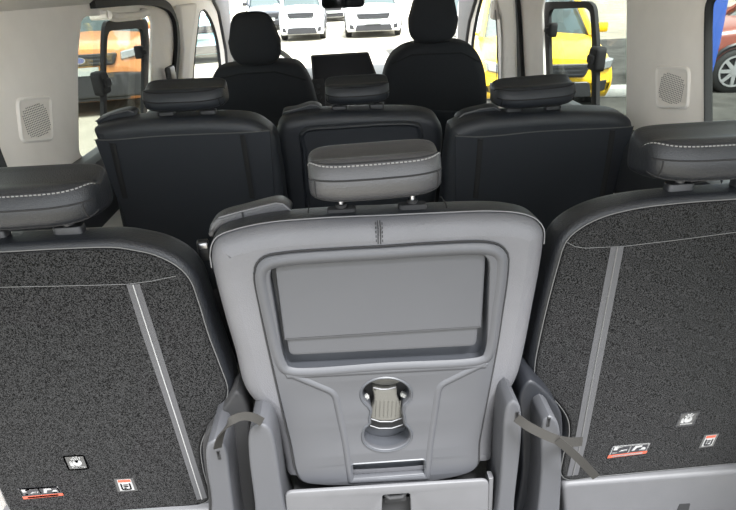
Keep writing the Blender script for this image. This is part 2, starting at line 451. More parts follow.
MB().slab(PM, flap, [(0, -.008), (0, -.0035), (.0006, -.0022), (.002, -.0015)]).build('pocket_flap', M['plastic'], panel)
# raised centre field under the tray
cf = MB()
field = rpoly(PM.tr([(285, 372), (487, 361.5), (440, 384.5), (432, 438), (428, 476), (349, 480), (343, 438), (333, 391.8)], 0), [.004, .004, .012, .02, .004, .004, .02, .012], 6)
cf_ring = ccw(field)
rows = []
for d, h in ((-.004, .0062), (-.002, .0085), (.0005, .0102), (.003, .0108), (.006, .0104), (.010, .0075)):
    q = inset(cf_ring, d); rows.append([PM.pt(p.x, p.y, h-.0008) for p in q+q[:1]])
cf.grid(rows); cf.build('raised_rib', M['plastic'], panel, 60)
# cup holder
ch = MB(); co = ccw(cup_o); rows = []
for d, h in ((-.0028, .0072), (-.001, .0092), (.001, .0085), (.0016, .004), (.0018, -.03)):
    q = inset(co, d); rows.append([PM.pt(p.x, p.y, h) for p in q+q[:1]])
ch.grid(rows, 0)
ch.slab(PM, inset(co, -.003), [(0, -.036), (0, -.032)], 0)
holder = ch.build('cup_holder', M['plastic_mid'], panel, 45)
dk = MB()
dk.slab(PM, cr(PM.tr([(385.8+24*math.cos(t/24*2*PI), 392+15.4*math.sin(t/24*2*PI)) for t in range(24)], -.03), .004), [(0, -.032), (0, -.029)], 0)
dk.slab(PM, rpoly(PM.tr([(370, 404), (404, 404), (405, 428), (369, 428)], -.026), .008), [(0, -.029), (0, -.026)], 0)
dk.build('holder_floor', M['dark'], holder)
hb = MB()
hb.slab(PM, cr(PM.tr([(369, 381), (378, 377.6), (386, 376.8), (395, 377.8), (402, 380.5), (395, 384), (386, 385.2), (377, 384.4)], -.018), .003), [(0, -.026), (0, -.019), (.001, -.0175)], 0)
hb.slab(PM, cr(PM.tr([(373, 387.5), (385, 389.5), (396, 387), (397, 396), (399, 402), (403, 412), (401, 418), (392, 421), (380, 421), (371, 418.5), (371, 411), (374, 402), (374, 395)], -.008), .003), [(0, -.022), (0, -.010), (.0008, -.0085), (.003, -.0075)], 0)
for i in range(7):
    x = 375.5+i*4; hb.tube([PM.pt(*PM.px(x+1, 401, -.007), -.0074), PM.pt(*PM.px(x, 417, -.007), -.0074)], .0011, 5, 0)
hb.tube([PM.pt(*PM.px(x, y, -.007), -.007) for x, y in ((373, 387.5), (380, 389.2), (388, 389.2), (396, 387))], .0012, 5, 1)
hb.tube([PM.pt(*PM.px(x, y, -.007), -.007) for x, y in ((371, 418.8), (380, 421.6), (392, 421.6), (402, 418))], .0012, 5, 1)
hb.tube([PM.pt(*PM.px(x, y, -.005), -.005) for x, y in ((370, 425.5), (379, 428.3), (392, 428.2), (403, 424.5))], .0011, 5, 1)
hb.build('holder_bridge', [M['tan'], M['piping']], holder)
cl = MB()
for x, y, a in ((366, 398.5, 30), (404, 396, -32)):
    u, v = PM.px(x, y, -.010); Q = Plane(PM.pt(u, v, -.010), PM.u*math.cos(math.radians(a))+PM.v*math.sin(math.radians(a)), PM.v*math.cos(math.radians(a))-PM.u*math.sin(math.radians(a)))
    cl = MB(); cl.slab(Q, rpoly(rect(-.0055, .0055, -.0036, .0036), .0012, 2), [(0, -.008), (0, 0), (.0008, .0012)], 0); tag(cl.build('holder_clip', mat('pale_clip', (.22, .22, .21)), holder), 'small white clip')
# grip slot
gs = MB(); so2 = ccw(slot_o); rows = []
for d, h in ((-.002, .0072), (-.0005, .009), (.001, .008), (.0035, -.010)):
    q = inset(so2, d); rows.append([PM.pt(p.x, p.y, h) for p in q+q[:1]])
gs.grid(rows, 0); gs.slab(PM, inset(so2, -.003), [(0, -.014), (0, -.010)], 0)
gs.build('grip_slot', M['plastic_mid'], panel, 45)

# headrest
hu, hv = PM.px(380, 199.5, 0)
rest = headrest(PM, PM.px(377.5, 180, 0)[0], hv, 0, .214, mid, M['leather_rest'], .90, .92, skew=.02)
vs = vtop-.002
rest_posts(PM, PM.px(377, 208, -.05)[0], hv, vs+.004, -.050, .118, rest, gmat=M['dark'])
# release handle on the left shoulder
rh = MB(); Qh = Plane(PM.pt(0, vtop-.036, -.07), PM.u, -PM.n)
sh = [(209.5, 238), (210, 225), (219, 217), (243, 210), (276, 202), (283, 203), (291.5, 210), (288, 216), (243, 222), (222, 228)]
Ps = Plane(PM.pt(0, 0, -.072), PM.u, PM.v)
rh.slab(Ps, cr(Ps.tr(sh), .005), arc_profile(.006, .045, 3))
hd = rh.build('release_lever', M['leather_rest'], mid, 50)
MB().tube([Ps.pt(*Ps.px(x, y), .004) for x, y in ((219, 217), (243, 210.5), (276, 202.5), (283, 203.5), (291, 210))], .0013, 6).build('lever_edge', M['piping'], hd)  # pale tube drawn as the gloss along the lever
MB().tube([Ps.pt(*Ps.px(x, y), .0015) for x, y in ((242.5, 212), (243.5, 222))], .0016, 6).build('lever_gap', M['seam'], hd)

# base box under the middle seat
PB = Plane((0, .712, 0), (1, 0.02, 0), (0, 0, 1))
b0 = PB.px(386, 487)[1]
base_out = PB.tr([(286.5, 494), (487.5, 481.5)])+[(PB.px(494, 600)[0]-.02, .02), (PB.px(284, 600)[0]+.02, .02)]
hole = rpoly(PB.tr([(381, 494.5), (411.5, 492.5), (413.5, 530), (379.5, 532)]), .009)
bs = plate_holes('seat_base', PB, rpoly(base_out, [.012, .012, 0, 0]), [hole], .008, M['plastic_pale'], .003, mid)
lt = MB(); ho = ccw(hole); lt.slab(PB, inset(ho, -.003), [(0, -.05), (0, -.040)], 0)
lt.grid([[PB.pt(q[0], q[1], -.004) for q in hole+hole[:1]], [PB.pt(q[0], q[1], -.042) for q in hole+hole[:1]]], 0)
lt.build('latch_well', M['dark'], bs)
lm = MB(); lu, lv = PB.px(396, 499)
lm.tube([PB.pt(lu-.020, lv+.006, -.010), PB.pt(lu-.012, lv-.002, -.006), PB.pt(lu+.012, lv-.001, -.006), PB.pt(lu+.020, lv+.007, -.010)], .005, 8)
lm.slab(PB, rpoly(rect(lu-.022, lu+.022, lv-.022, lv-.008), .004), [(0, -.03), (0, -.012), (.002, -.010)])
lm.build('latch', M['dark'], bs)
bx = MB(); bx.slab(Plane((0, .735, 0), (1, .02, 0), (0, 0, 1)), inset(ccw([(q[0], q[1]-.05) if q[1] > .1 else (q[0], q[1]) for q in base_out]), .006), [(0, -.25), (0, 0)])
bx.build('base_carcass', M['dark'], bs)
sp = MB(); sp.slab(PB, PB.tr([(489.5, 480), (494, 479.5)])+[(PB.px(494, 600)[0]-.01, .02), (PB.px(490, 600)[0]-.01, .02)], [(0, -.02), (0, -.004), (.001, -.003)])
sp.build('base_edge_strip', M['plastic_pale'], bs)
def arm(parent, pts, Y, depth, material, slot=None, name='hinge_cover', yw=0):
    P = Plane((0, Y, 0), (math.cos(yw), math.sin(yw), 0), (0, 0, 1)); m = MB()
    m.slab(P, cr(P.tr(pts), .008), arc_profile(.005, depth, 3, .004))
    o = m.build(name, material, parent, 55)
    if slot:
        s = MB(); u, v = P.px(*slot); s.slab(P, rpoly(rect(u-.0028, u+.0028, v-.010, v+.010), .001), [(0, -.004), (0, .0012)]); s.build('strap_slot', M['dark'], o)
    return o
arm(mid, [(248.5, 436), (252, 427), (259, 423.5), (266, 426), (271.5, 432), (274.5, 442), (283, 500), (297, 600), (268, 610), (254, 500), (249, 460)], .70, .10, M['plastic'])
arm(mid, [(505, 412), (509, 403.5), (514, 400), (519, 404), (521.7, 414), (521.5, 440), (515, 500), (506, 600), (478, 600), (497, 510), (502, 450)], .705, .09, M['plastic'], (516.8, 416))

# ------------------------------------------------------------------ REAR OUTER SEATS
def label_quad(P, pts, parent, kind, n):
    Q = [P.px(x, y, n) for x, y in pts]              # bl, br, tr, tl
    def q(s, t):
        a = V(Q[0])*(1-s)+V(Q[1])*s; b = V(Q[3])*(1-s)+V(Q[2])*s; return a*(1-t)+b*t
    m = MB()
    def pl(poly, mi, h): m.slab(P, [q(s, t) for s, t in poly], [(0, n), (0, n+h)], mi)
    def el(cx, cy, rx, ry, mi, h, k=10): pl([(cx+rx*math.cos(2*PI*i/k), cy+ry*math.sin(2*PI*i/k)) for i in range(k)], mi, h)
    R = rect
    if kind == 'pictures':
        pl(R(0, 1, 0, 1), 0, .0006); pl(R(0, 1, 0, .24), 2, .0009); pl(R(.03, .97, .93, .97), 1, .0009)
        pl(R(.02, .05, .26, .95), 1, .0009); pl(R(.95, .98, .26, .95), 1, .0009); pl(R(.485, .515, .26, .95), 1, .0009)
        pl([(.08, .62), (.17, .62), (.20, .80), (.30, .84), (.30, .90), (.08, .90)], 1, .0009); pl([(.24, .46), (.44, .50), (.44, .60), (.30, .58)], 1, .0009); pl(R(.08, .20, .36, .42), 1, .0009)
        pl([(.57, .42), (.64, .42), (.68, .66), (.80, .70), (.80, .84), (.62, .82)], 1, .0009); el(.86, .52, .06, .12, 1, .0009); pl([(.76, .4), (.92, .36), (.92, .42), (.78, .48)], 1, .0009)
        pl(R(.1, .9, .09, .13), 1, .0011)
    elif kind == 'hand':
        pl(R(0, 1, 0, 1), 3, .0006)
        for rr in (R(0, 1, 0, .04), R(0, 1, .96, 1), R(0, .04, 0, 1), R(.96, 1, 0, 1)): pl(rr, 4, .0008)
        el(.55, .48, .22, .22, 1, .0009, 12)
        for a, l in ((62, .40), (84, .44), (106, .42), (130, .36)):
            t = math.radians(a); c, s_ = math.cos(t), math.sin(t)
            pl([(.55+s_*.05, .5-c*.05), (.55+c*l+s_*.04, .5+s_*l-c*.04), (.55+c*l-s_*.04, .5+s_*l+c*.04), (.55-s_*.05, .5+c*.05)], 1, .0010)
        pl([(.18, .3), (.36, .24), (.34, .36), (.27, .62), (.19, .6)], 1, .0009); pl(R(.22, .86, .12, .20), 1, .0009)
    else:
        pl(R(0, 1, 0, 1), 3, .0006); pl(R(.14, .86, .10, .94), 1, .0008); pl(R(.17, .83, .74, .92), 2, .0010)
        pl(R(.26, .74, .16, .20), 0, .0010); pl(R(.26, .30, .16, .66), 0, .0010); pl(R(.70, .74, .16, .66), 0, .0010)
        pl(R(.36, .64, .50, .55), 0, .0010); pl(R(.36, .64, .38, .42), 0, .0010); pl(R(.36, .52, .26, .30), 0, .0010)
    o = m.build('label', [M['ink'], M['white'], M['red'], M['clear'], M['strip']], parent)
    tag(o, {'pictures': 'white and black picture label with a red stripe', 'hand': 'grey square label with a white hand symbol', 'page': 'small white label with a red heading'}[kind])

def outer_seat(root, P, uc, half, strip, seam, labels, rest_px, thick=.085, mirror_side=1, lev=None):
    h = [q for q in P.tr(half) if (q[0]-uc)*mirror_side > .01]
    h = [(uc, h[0][1])]+h+[(uc, h[-1][1])]
    poly = h+[(2*uc-u, v) for u, v in reversed(h[1:-1])]
    sm = ccw(cr(poly, .008))
    bk = MB(); bo = inset(sm, -.009)
    bk.slab(P, bo, [(i, n) for i, n in arc_profile(.016, thick, 4, .030)], 0)
    o = bk.build('backrest', M['leather'], root, 60)
    cp = MB(); cp.slab(P, inset(sm, .002), [(0, -.008), (0, .0035), (.0012, .0052), (.004, .006)], 0)
    c = cp.build('carpet_back', M['carpet'], root, 60)
    ed = MB(); ed.tube([P.pt(q.x, q.y, .0026) for q in inset(sm, -.0005)], .0011, 5, 0, True)
    vt = max(q.y for q in bo)
    ed.build('piping', M['thread_dim'], o)
    e2 = MB(); b2 = inset(bo, .006); top = sorted([q for q in b2 if q.y > vt-.16 and (q.x-uc)*mirror_side > .02], key=lambda q: (q.x-uc)*mirror_side)
    e2.tube([P.pt(q.x, q.y, -thick+.020) for q in top], .0011, 5); e2.build('far_piping', M['thread_dim'], o)
    l, r = strip
    st = MB(); n1 = .0072
    L = [P.pt(*P.px(x, y, .0072), .0072) for x, y in l]; R_ = [P.pt(*P.px(x, y, .0072), .0072) for x, y in r]
    st.grid([[a-P.n*.002, a, b, b-P.n*.002] for a, b in zip(L, R_)], 0, True)
    s_ = st.build('webbing_strip', M['strip'], c)
    MB().tube([(a+b)/2+P.n*.0006 for a, b in zip(L, R_)], .0012, 5).build('cord', M['thread'] if mirror_side > 0 else M['thread_dim'], s_)
    MB().tube([P.pt(*P.px(x, y, .0062), .0062) for x, y in seam], .0006, 5).build('cross_seam', M['thread_dim'], c)
    for kind, pts in labels: label_quad(P, pts, c, kind, .0062)
    (bx_, by_), w, sk, kk = rest_px
    v0 = P.px(bx_, by_, 0)[1]
    rs = headrest(P, uc, v0, 0, w, root, M['leather'], kk, 1.05, skew=sk)
    rest_posts(P, uc, v0, vt+.006, -.045, .125, rs)
    return o, c, vt

PL = leaning((0, .82, .80), 0, 0)
sl = empty('passenger_seat', (-.59, .84, 0), 'carpet-backed rear row seat with white hand sticker left of its webbing strip', 'seat', 'van seats')
half_l = [(-18, 250.5), (57.7, 248.4), (115.5, 247), (132, 249.3), (155, 254.5), (177, 265.5), (189.6, 278.5), (199, 302.8), (208.5, 334), (221, 367), (227.5, 386), (227, 396), (220, 409), (208, 427), (201, 445), (203, 467), (209, 490), (209, 499), (200, 503), (163, 506), (81.5, 509.5), (0, 512)]
outer_seat(sl, PL, -.585, half_l,
  ([(126.5, 285), (141, 331), (170, 416), (197, 500)], [(139.5, 284), (155, 331), (181, 415), (207, 498)]),
  [(-10, 287.5), (60, 286), (127, 284.3), (152, 281), (176, 276)],
  [('hand', [(69, 470), (89, 468.5), (84, 455), (63, 456)]), ('page', [(118, 492), (138, 490.5), (133, 478), (114, 479)]), ('pictures', [(24, 499), (64, 495), (58, 486), (17, 488.5)])],
  ((0, 231), .245, 0, .90), mirror_side=1)
PR = leaning((0, .83, .84), 3, 1.5)
srt = empty('passenger_seat', (.60, .86, 0), 'carpet-backed rear row seat with a red-striped sticker beside its loose strap', 'seat', 'van seats')
half_r = [(752, 195), (702.6, 201), (672.5, 203.6), (635, 208.5), (602, 217), (580, 228), (566, 241), (557, 267), (547, 305), (539, 340), (534.5, 366), (535.5, 380), (545, 391), (556, 401), (567, 417), (569, 432), (563, 455), (561, 474), (568, 478.5), (600, 475), (684, 468.5), (752, 462)]
outer_seat(srt, PR, .60, half_r,
  ([(611, 247), (588, 368), (575, 440), (567, 476)], [(624, 246.5), (601, 368), (587, 440), (578, 475)]),
  [(567, 242.5), (575, 246.5), (584.6, 248.2), (625, 246.2), (677.5, 240), (745, 231)],
  [('hand', [(675, 427), (693, 425), (699.5, 411.5), (681, 413)]), ('page', [(698.5, 448), (713, 446), (719, 433.5), (704.5, 435)]), ('pictures', [(607, 458), (646, 453), (651, 442.5), (612, 446)])],
  ((736, 179.5), .262, 0, .98), mirror_side=-1)
# boxes and hinge covers under them
def lower_box(root, Y, pts, name='seat_base'):
    P = Plane((0, Y, 0), (1, 0, 0), (0, 0, 1)); m = MB(); m.slab(P, rpoly(pts(P), [.02, .02, .005, .005]), arc_profile(.008, .25, 3)); return m.build(name, M['plastic_pale'], root, 55), P
bl, Pb = lower_box(sl, .80, lambda P: [(-.83, P.px(0, 524)[1]), (P.px(213, 497)[0], P.px(200, 511)[1]), (P.px(216, 600)[0], .02), (-.83, .02)])
br, Pb = lower_box(srt, .80, lambda P: [(P.px(563, 477)[0], P.px(563, 484.5)[1]), (.84, P.px(736, 471)[1]), (.84, .02), (P.px(560, 600)[0], .02)])
u, v = Pb.px(684, 506); kh = MB(); kh.slab(Pb, rpoly([(u-.014, v-.02), (u+.014, v-.02), (u+.012, v+.008), (u-.012, v+.008)], .002), [(0, -.004), (0, .001)]); kh.build('latch_slot', M['dark'], br)
arm(sl, [(205.5, 452), (208, 444), (214, 440.5), (221, 443), (226, 451), (230, 480), (238, 540), (250, 600), (214, 600), (211, 500), (206.5, 470)], .715, .11, M['plastic'], (218.8, 455))
arm(srt, [(541.5, 430), (544, 420), (550, 416.5), (557, 421), (560.5, 433), (562, 470), (556, 560), (552, 600), (520, 600), (536, 520), (541, 470)], .715, .10, M['plastic'], (548.5, 422))
# dark upper links between the seats
arm(srt, [(519, 398), (524, 386), (531, 381), (540, 386), (552, 398), (561, 412), (563, 425), (560, 470), (545, 560), (516, 560), (522, 470), (521, 420)], .775, .08, M['link'], name='hinge_link')
arm(sl, [(203, 440), (212, 425), (226, 405), (236, 392), (243, 398), (248, 410), (250, 440), (256, 520), (262, 600), (214, 600), (208, 500)], .79, .06, M['dark'], name='hinge_link')
# pull straps
def strap(parent, pts, Y, w, sides, label=None):
    P3 = [atY(x, y, yy) for (x, y), yy in zip(pts, Y)]
    P3 = cr(P3, .006, False); m = MB(); n = len(P3)
    sd = [V(sides[0])*(1-i/(n-1))+V(sides[1])*(i/(n-1)) for i in range(n)]
    m.ribbon(P3, sd, w, .0022); return m.build('pull_strap', M['strap'], parent)
strap(mid, [(262, 422), (255, 418), (244, 416), (233, 419.5), (225, 428), (220, 438), (217.5, 448)], [.695, .69, .685, .68, .68, .69, .70], .014, [(.12, .35, .9), (.9, .25, .25)])
strap(srt, [(516.5, 418), (527, 425.5), (540, 432.5), (555, 439), (570, 442), (582, 441.5)], [.69, .682, .68, .68, .70, .735], .016, [(-.15, .3, .95), (-.05, .3, .95)])
strap(srt, [(557, 440), (568, 449), (580, 460), (596, 477)], [.677, .676, .678, .69], .015, [(.6, 0, .8), (.6, 0, .8)])
# belt buckle standing in the gap between the left and the middle seat
bk = MB(); bk.box(atY(204, 250, .93), (.011, .009, .02), 0, .2, .004); bk.box(atY(203.5, 245.5, .925), (.008, .005, .006), 1, .2, .002); bk.build('belt_buckle', [M['black'], M['chrome']], sl)

# ------------------------------------------------------------------ SECOND ROW
def lower_to(P, poly_px, z):      # close a traced outline (open at the bottom) down to height z
    q = P.tr(poly_px); (u0, v0), (u1, v1) = q[0], q[-1]
    vb = (z-P.o.z)/P.v.z
    return q+[(u1-.02, vb), (u0+.02, vb)]
ROW2 = 'second row seats'
def second_row(root, P, px, seam, bands, rest_px, wr, panelpx=None, zb=.42, sk=0, kk=.80):
    px = [(x, y+6 if y < 127 else y) for x, y in px]
    poly = lower_to(P, px, zb); out = cr(poly, .01)
    m = MB(); m.slab(P, out, arc_profile(.030, .11, 5, .03), 0)
    bo = ccw(out); o = m.build('backrest', M['midback'], root, 60)
    vt = max(q.y for q in bo)
    if seam:
        bp = MB(); s = P.tr(seam, .002); so_ = cr(s, .01, False)
        uL, uR = so_[0], so_[-1]; vb = (zb+.03-P.o.z)/P.v.z
        lo = [q for q in bo]
        shell = [(p.x, p.y) for p in so_]+[(uR.x-.025, vb), (uL.x+.025, vb)]
        bp.slab(P, rpoly(shell, .006), [(0, -.01), (0, .001), (.002, .003)], 0)
        pb = bp.build('lower_back', M['midshell'], root)
        MB().tube([P.pt(q.x, q.y, .0015) for q in so_], .0016, 5).build('seam', M['thread_dim'], o)
        for bl_ in bands:
            L = [P.pt(*P.px(x, y, .004), .004) for x, y in bl_]
            MB().tube(L, [.010]*len(L), 6, flat=.3).build('ridge', M['dark'], pb)
    if panelpx:
        q = lower_to(P, panelpx, zb+.05); pm = MB()
        pm.slab(P, cr(q, .01), [(0, -.01), (0, .001), (.002, .003)], 0); pb = pm.build('back_panel', M['midshell'], root)
        r2 = MB(); rim_ring(r2, P, cr(q, .01), .018, .010, .002); r2.build('panel_rim', M['midback'], pb)
    tp = MB(); ip = inset(bo, .004); top = sorted([q for q in ip if q.y > vt-.05], key=lambda q: q.x)
    tp.tube([P.pt(q.x, q.y, -.080) for q in top], .0022, 5); tp.build('piping', M['piping'], o)
    (bx_, by_) = rest_px; uc, v0 = P.px(bx_, by_-1.5, -.01)
    rs = headrest(P, uc, v0, -.01, wr, root, M['midback'], kk, 1, skew=sk, stitch=False)
    rest_posts(P, uc, v0, vt+.003, -.055, .12, rs)
    return o, vt
P2L = leaning((0, 1.55, .9), -6, -2)
s2l = empty('passenger_seat', (-.50, 1.6, 0), 'second row seat before the orange pickup window, black leather, low headrest', 'seat', 'van seats')
second_row(s2l, P2L, [(112.6, 198), (105, 178), (95, 143), (91, 131), (95, 123.5), (117.6, 118.5), (155, 115), (220, 113.5), (250, 116), (265, 124), (273, 138), (279, 165), (284, 200)],
  [(94.5, 140), (112.6, 140), (155, 136.5), (200, 134.3), (235.7, 133), (262, 131.5), (270, 131)], [[(112, 143), (117, 165), (125, 198)], [(242, 135), (246, 160), (252, 198)]], (182, 113), .232, sk=-.0)
P2M = leaning((0, 1.72, .9), -6, 1)
s2m = empty('passenger_seat', (0.02, 1.65, 0), 'second row middle seat in black leather below the dashboard screen', 'seat', 'van seats')
second_row(s2m, P2M, [(284, 200), (279, 165), (276, 138), (277, 124), (283, 116), (301.7, 111), (324, 108.7), (392, 107), (424.7, 108.5), (437, 113), (443, 123), (444, 140), (441, 165), (437, 200)],
  None, [], (358.5, 106), .203, [(305, 198), (301, 150), (299, 135), (304, 128), (339, 124), (409.6, 121), (420, 124), (423, 133), (421, 165), (418, 198)], sk=.01)
P2R = leaning((0, 1.55, .9), -6, 2)
s2r = empty('passenger_seat', (.52, 1.6, 0), 'second row seat before the yellow car window, black leather, low headrest', 'seat', 'van seats')
second_row(s2r, P2R, [(445, 200), (447, 170), (450, 148), (454, 130), (460, 121), (480, 114.5), (515, 111), (555, 108.5), (590.6, 107.5), (622, 109.5), (634, 116), (635, 135), (626, 165), (616, 198)],
  [(455, 136), (480, 137), (540, 131.5), (580, 129.5), (613, 128), (634, 126.5)], [[(480, 139), (478, 165), (475, 198)], [(612, 130), (607, 165), (601, 198)]], (539, 109), .238, sk=.03)
for root, P, pts in ((s2l, P2L, [(206, 112.5), (213, 110.5), (222, 111)]), ):
    pass
def under(root, x, y0, w, P, zb, back=.10):
    m = MB(); m.box((x, y0+.30, .40), (w/2, .28, .08), 0, 0, .05); m.build('seat_cushion', M['midback'], root)
    m = MB(); m.box((x, y0+.26, .17), (w/2-.06, .22, .17), 0, 0, .03); m.build('pedestal', M['black'], root)
for rt_, P_, x_, w_ in ((s2l, P2L, -.54, .44), (s2m, P2M, .01, .44), (s2r, P2R, .56, .44)): under(rt_, x_, P_.o.y+.05, w_, P_, .42)
def lever2(root, P, pts):
    m = MB(); Q = Plane(P.pt(0, 0, -.07), P.u, P.v); m.slab(Q, cr(Q.tr(pts), .006), arc_profile(.006, .04, 3)); o = m.build('release_lever', M['midback'], root, 50)
    e = MB(); k = len(pts)//2+1; e.tube([Q.pt(*Q.px(x, y), .003) for x, y in pts[:k]], .0024, 6); e.build('lever_edge', M['piping'], o)  # pale tube paints the gloss line on the lever
lever2(s2m, P2M, [(283, 112), (297, 108.5), (310, 104.5), (317, 105), (322, 108.5), (318, 113), (300, 116), (284, 119)])
lever2(s2r, P2R, [(457, 119), (464, 113.5), (480, 109), (494, 107), (500, 110), (494, 115), (475, 118), (458, 126)])
lever2(s2l, P2L, [(96, 121), (110, 114), (128, 110), (134, 112), (136, 117), (120, 121), (98, 126)])

# ------------------------------------------------------------------ FRONT SEATS
FS = cr([(-.004, 0), (.010, .03), (.014, .10), (.006, .17), (-.015, .207), (-.05, .215), (-.085, .19), (-.10, .12), (-.095, .03), (-.06, -.012), (-.03, -.012)], .008)
def front_seat(root, P, px, rest_c, wr, zb=.35, band=None):
    out = cr(lower_to(P, px, zb), .012); m = MB(); m.slab(P, out, arc_profile(.04, .14, 5, .04), 0); o = m.build('backrest', M['fabric'], root, 60)
    vt = max(q.y for q in ccw(out)); uc, v0 = P.px(*rest_c, 0)
    mm = MB(); mm.tube([P.pt(*P.px(x, y, .001), .001) for x, y in band], .003, 5); mm.build('seam', M['seam'], o)
    h = MB(); N = 32; w = wr
    cn, cv = -.045, .10
    rows = []
    for i in range(N+1):
        a = PI*(1-i/N); c, s_ = math.cos(a), math.sin(a); uu = math.copysign(abs(c)**(2/3.4), c); s = max(abs(s_)**(2/3.4), .03)
        rows.append([P.pt(uc+uu*w/2*(1-.16*max(0, (q[1]-.08)/.14)+.0), v0+cv+(q[1]-cv)*s, cn+(q[0]-cn)*s) for q in FS])
    h.grid(rows, 0, True); rs = h.build('headrest', M['fabric'], root, 60)
    for sg in (-1, 1): MB().tube([P.pt(uc+sg*.075, vt-.02, -.05), P.pt(uc+sg*.075, v0+.03, -.05)], .010, 10).build('post', M['black'], rs)
    fb = MB(); q = lower_to(P, [(px[1][0]+12, px[1][1]+28), (px[-2][0]-12, px[-2][1]+26)], zb+.05)
    fb.slab(P, rpoly(q, .03), [(0, -.01), (0, .004), (.004, .008)]); fb.build('back_panel', M['midshell'], root)
PF1 = leaning((0, 2.62, .9), -8, 0)
f1 = empty('passenger_seat', (-.40, 2.6, 0), 'front driver seat in black cloth behind the steering wheel', 'seat', 'van seats')
front_seat(f1, PF1, [(212, 112), (209, 95), (211, 80), (217, 71.5), (236, 67), (260, 65), (282, 64), (298, 66.5), (308, 79), (316, 103), (318, 112)], (256.5, 64.5), .232, band=[(214, 80), (240, 74), (275, 72), (306, 80)])
PF2 = leaning((0, 2.62, .9), -8, 0)
f2 = empty('passenger_seat', (.40, 2.6, 0), 'front passenger seat in black cloth, rightmost headrest against the windscreen', 'seat', 'van seats')
front_seat(f2, PF2, [(383, 112), (384, 80), (391, 61), (402, 51), (414, 46.5), (436, 44.5), (462, 44), (476, 51), (484.5, 66), (488, 86), (488, 112)], (433.7, 42), .222, band=[(392, 64), (412, 55), (462, 53), (480, 62)])

under(f1, -.40, 2.70, .50, PF1, .35); under(f2, .40, 2.70, .50, PF2, .35)
# ------------------------------------------------------------------ DASHBOARD, WHEEL, MIRROR
dsh = empty('dashboard', (0, 3.6, 0), 'dark dashboard with wide black centre screen under the windscreen', 'dashboard')
prof = [(3.50, .25), (3.44, .45), (3.42, .60), (3.44, .66), (3.48, .69), (3.8, .70), (4.3, .69), (4.55, .66), (4.55, .25)]
m = MB(); rows = []
for x in [-.80, -.6, -.4, -.2, 0, .2, .4, .6, .80]:
    rows.append([V((x, y, z+(.045*math.exp(-((x+.36)/.2)**2) if z > .64 and y < 4 else 0))) for y, z in prof])
m.grid(rows, 0, True); m.build('dash_body', M['dash'], dsh, 40)
PSn = leaning((0, 3.26, .85), 12, 0)
m = MB(); sp_ = PSn.tr([(310.5, 55), (368.5, 51.6), (377.5, 77), (377, 92), (314, 93)]); m.slab(PSn, rpoly(sp_, .012), [(0, -.03), (0, -.004), (.002, -.001), (.004, 0)], 1)
scn = m.build('screen_bezel', [M['screen'], M['black']], dsh)
MB().slab(PSn, rpoly(inset(ccw(sp_), .012), .006), [(0, -.01), (0, .0012)]).build('screen_glass', M['screen'], scn)
m = MB(); m.slab(PSn, rpoly(PSn.tr([(311, 79), (324, 78), (326, 110), (315, 110)]), .01), [(0, -.05), (0, 0), (.003, .004)]); ct = m.build('button_panel', M['black'], dsh)
for x, y in ((318.5, 86), (318, 92), (320, 97)): MB().disc(PSn, *PSn.px(x, y), .012, 0, .02, 0, 14).build('button', M['plastic_mid'], ct)
m = MB(); m.box((-.39, 3.42, .735), (.16, .07, .035), 0, 0, .02); m.build('instrument_hood', M['black'], dsh)
wl = empty('steering_wheel', (-.40, 3.15, .72), 'steering wheel with pale rim beside the driver headrest', 'steering wheel')
wc = atY(264, 82, 3.05); R0 = .185; tl = math.radians(62)
Pw = Plane(wc, (1, 0, 0), (0, math.cos(tl), math.sin(tl)))
MB().tube([Pw.pt(R0*math.cos(t*PI/24), R0*math.sin(t*PI/24)) for t in range(48)], .014, 10, 0, True).build('rim', M['rim_pale'], wl)
MB().slab(Pw, rpoly(rect(-.08, .08, -.06, .05), .03), [(0, -.05), (0, -.01), (.008, 0)]).build('hub', M['black'], wl)
for a in (0, PI, -PI/2): MB().tube([Pw.pt(.06*math.cos(a), .05*math.sin(a), -.02), Pw.pt(R0*math.cos(a), R0*math.sin(a))], .015, 8, flat=.5).build('spoke', M['black'], wl)
MB().tube([Pw.pt(0, 0, -.02), Pw.pt(0, -.01, -.12)], .035, 12).build('column', M['black'], wl)
rm = empty('rearview_mirror', atY(343, -6, 3.75), 'dark rearview mirror hanging at the top centre of the windscreen', 'mirror')
Pmr = leaning(atY(343, 0, 3.72), -10, 4)
MB().slab(Pmr, rpoly(rect(-.135, .135, -.048, .045), .03), arc_profile(.008, .03, 3)).build('housing', M['black'], rm, 50)
MB().slab(Pmr, rpoly(rect(-.125, .125, -.040, .037), .025), [(0, -.002), (0, .0008)]).build('mirror_glass', mat('mirror_surface', (.5, .5, .5), .05, metal=1), rm)
MB().tube([Pmr.pt(0, .02, -.03), Pmr.pt(0, .10, -.10), Pmr.pt(0, .15, -.16)], .02, 10).build('stalk', M['black'], rm)

# ------------------------------------------------------------------ VAN SHELL
XW = .88; ZT = 1.38; TH = .013
def struct(o): o['kind'] = 'structure'; return o
PWL = Plane((-XW, 0, 0), (0, 1, 0), (0, 0, 1))        # u = Y, v = Z, n = +X into the cabin
PWR = Plane((XW, 0, 0), (0, -1, 0), (0, 0, 1))        # u = -Y, n = -X into the cabin
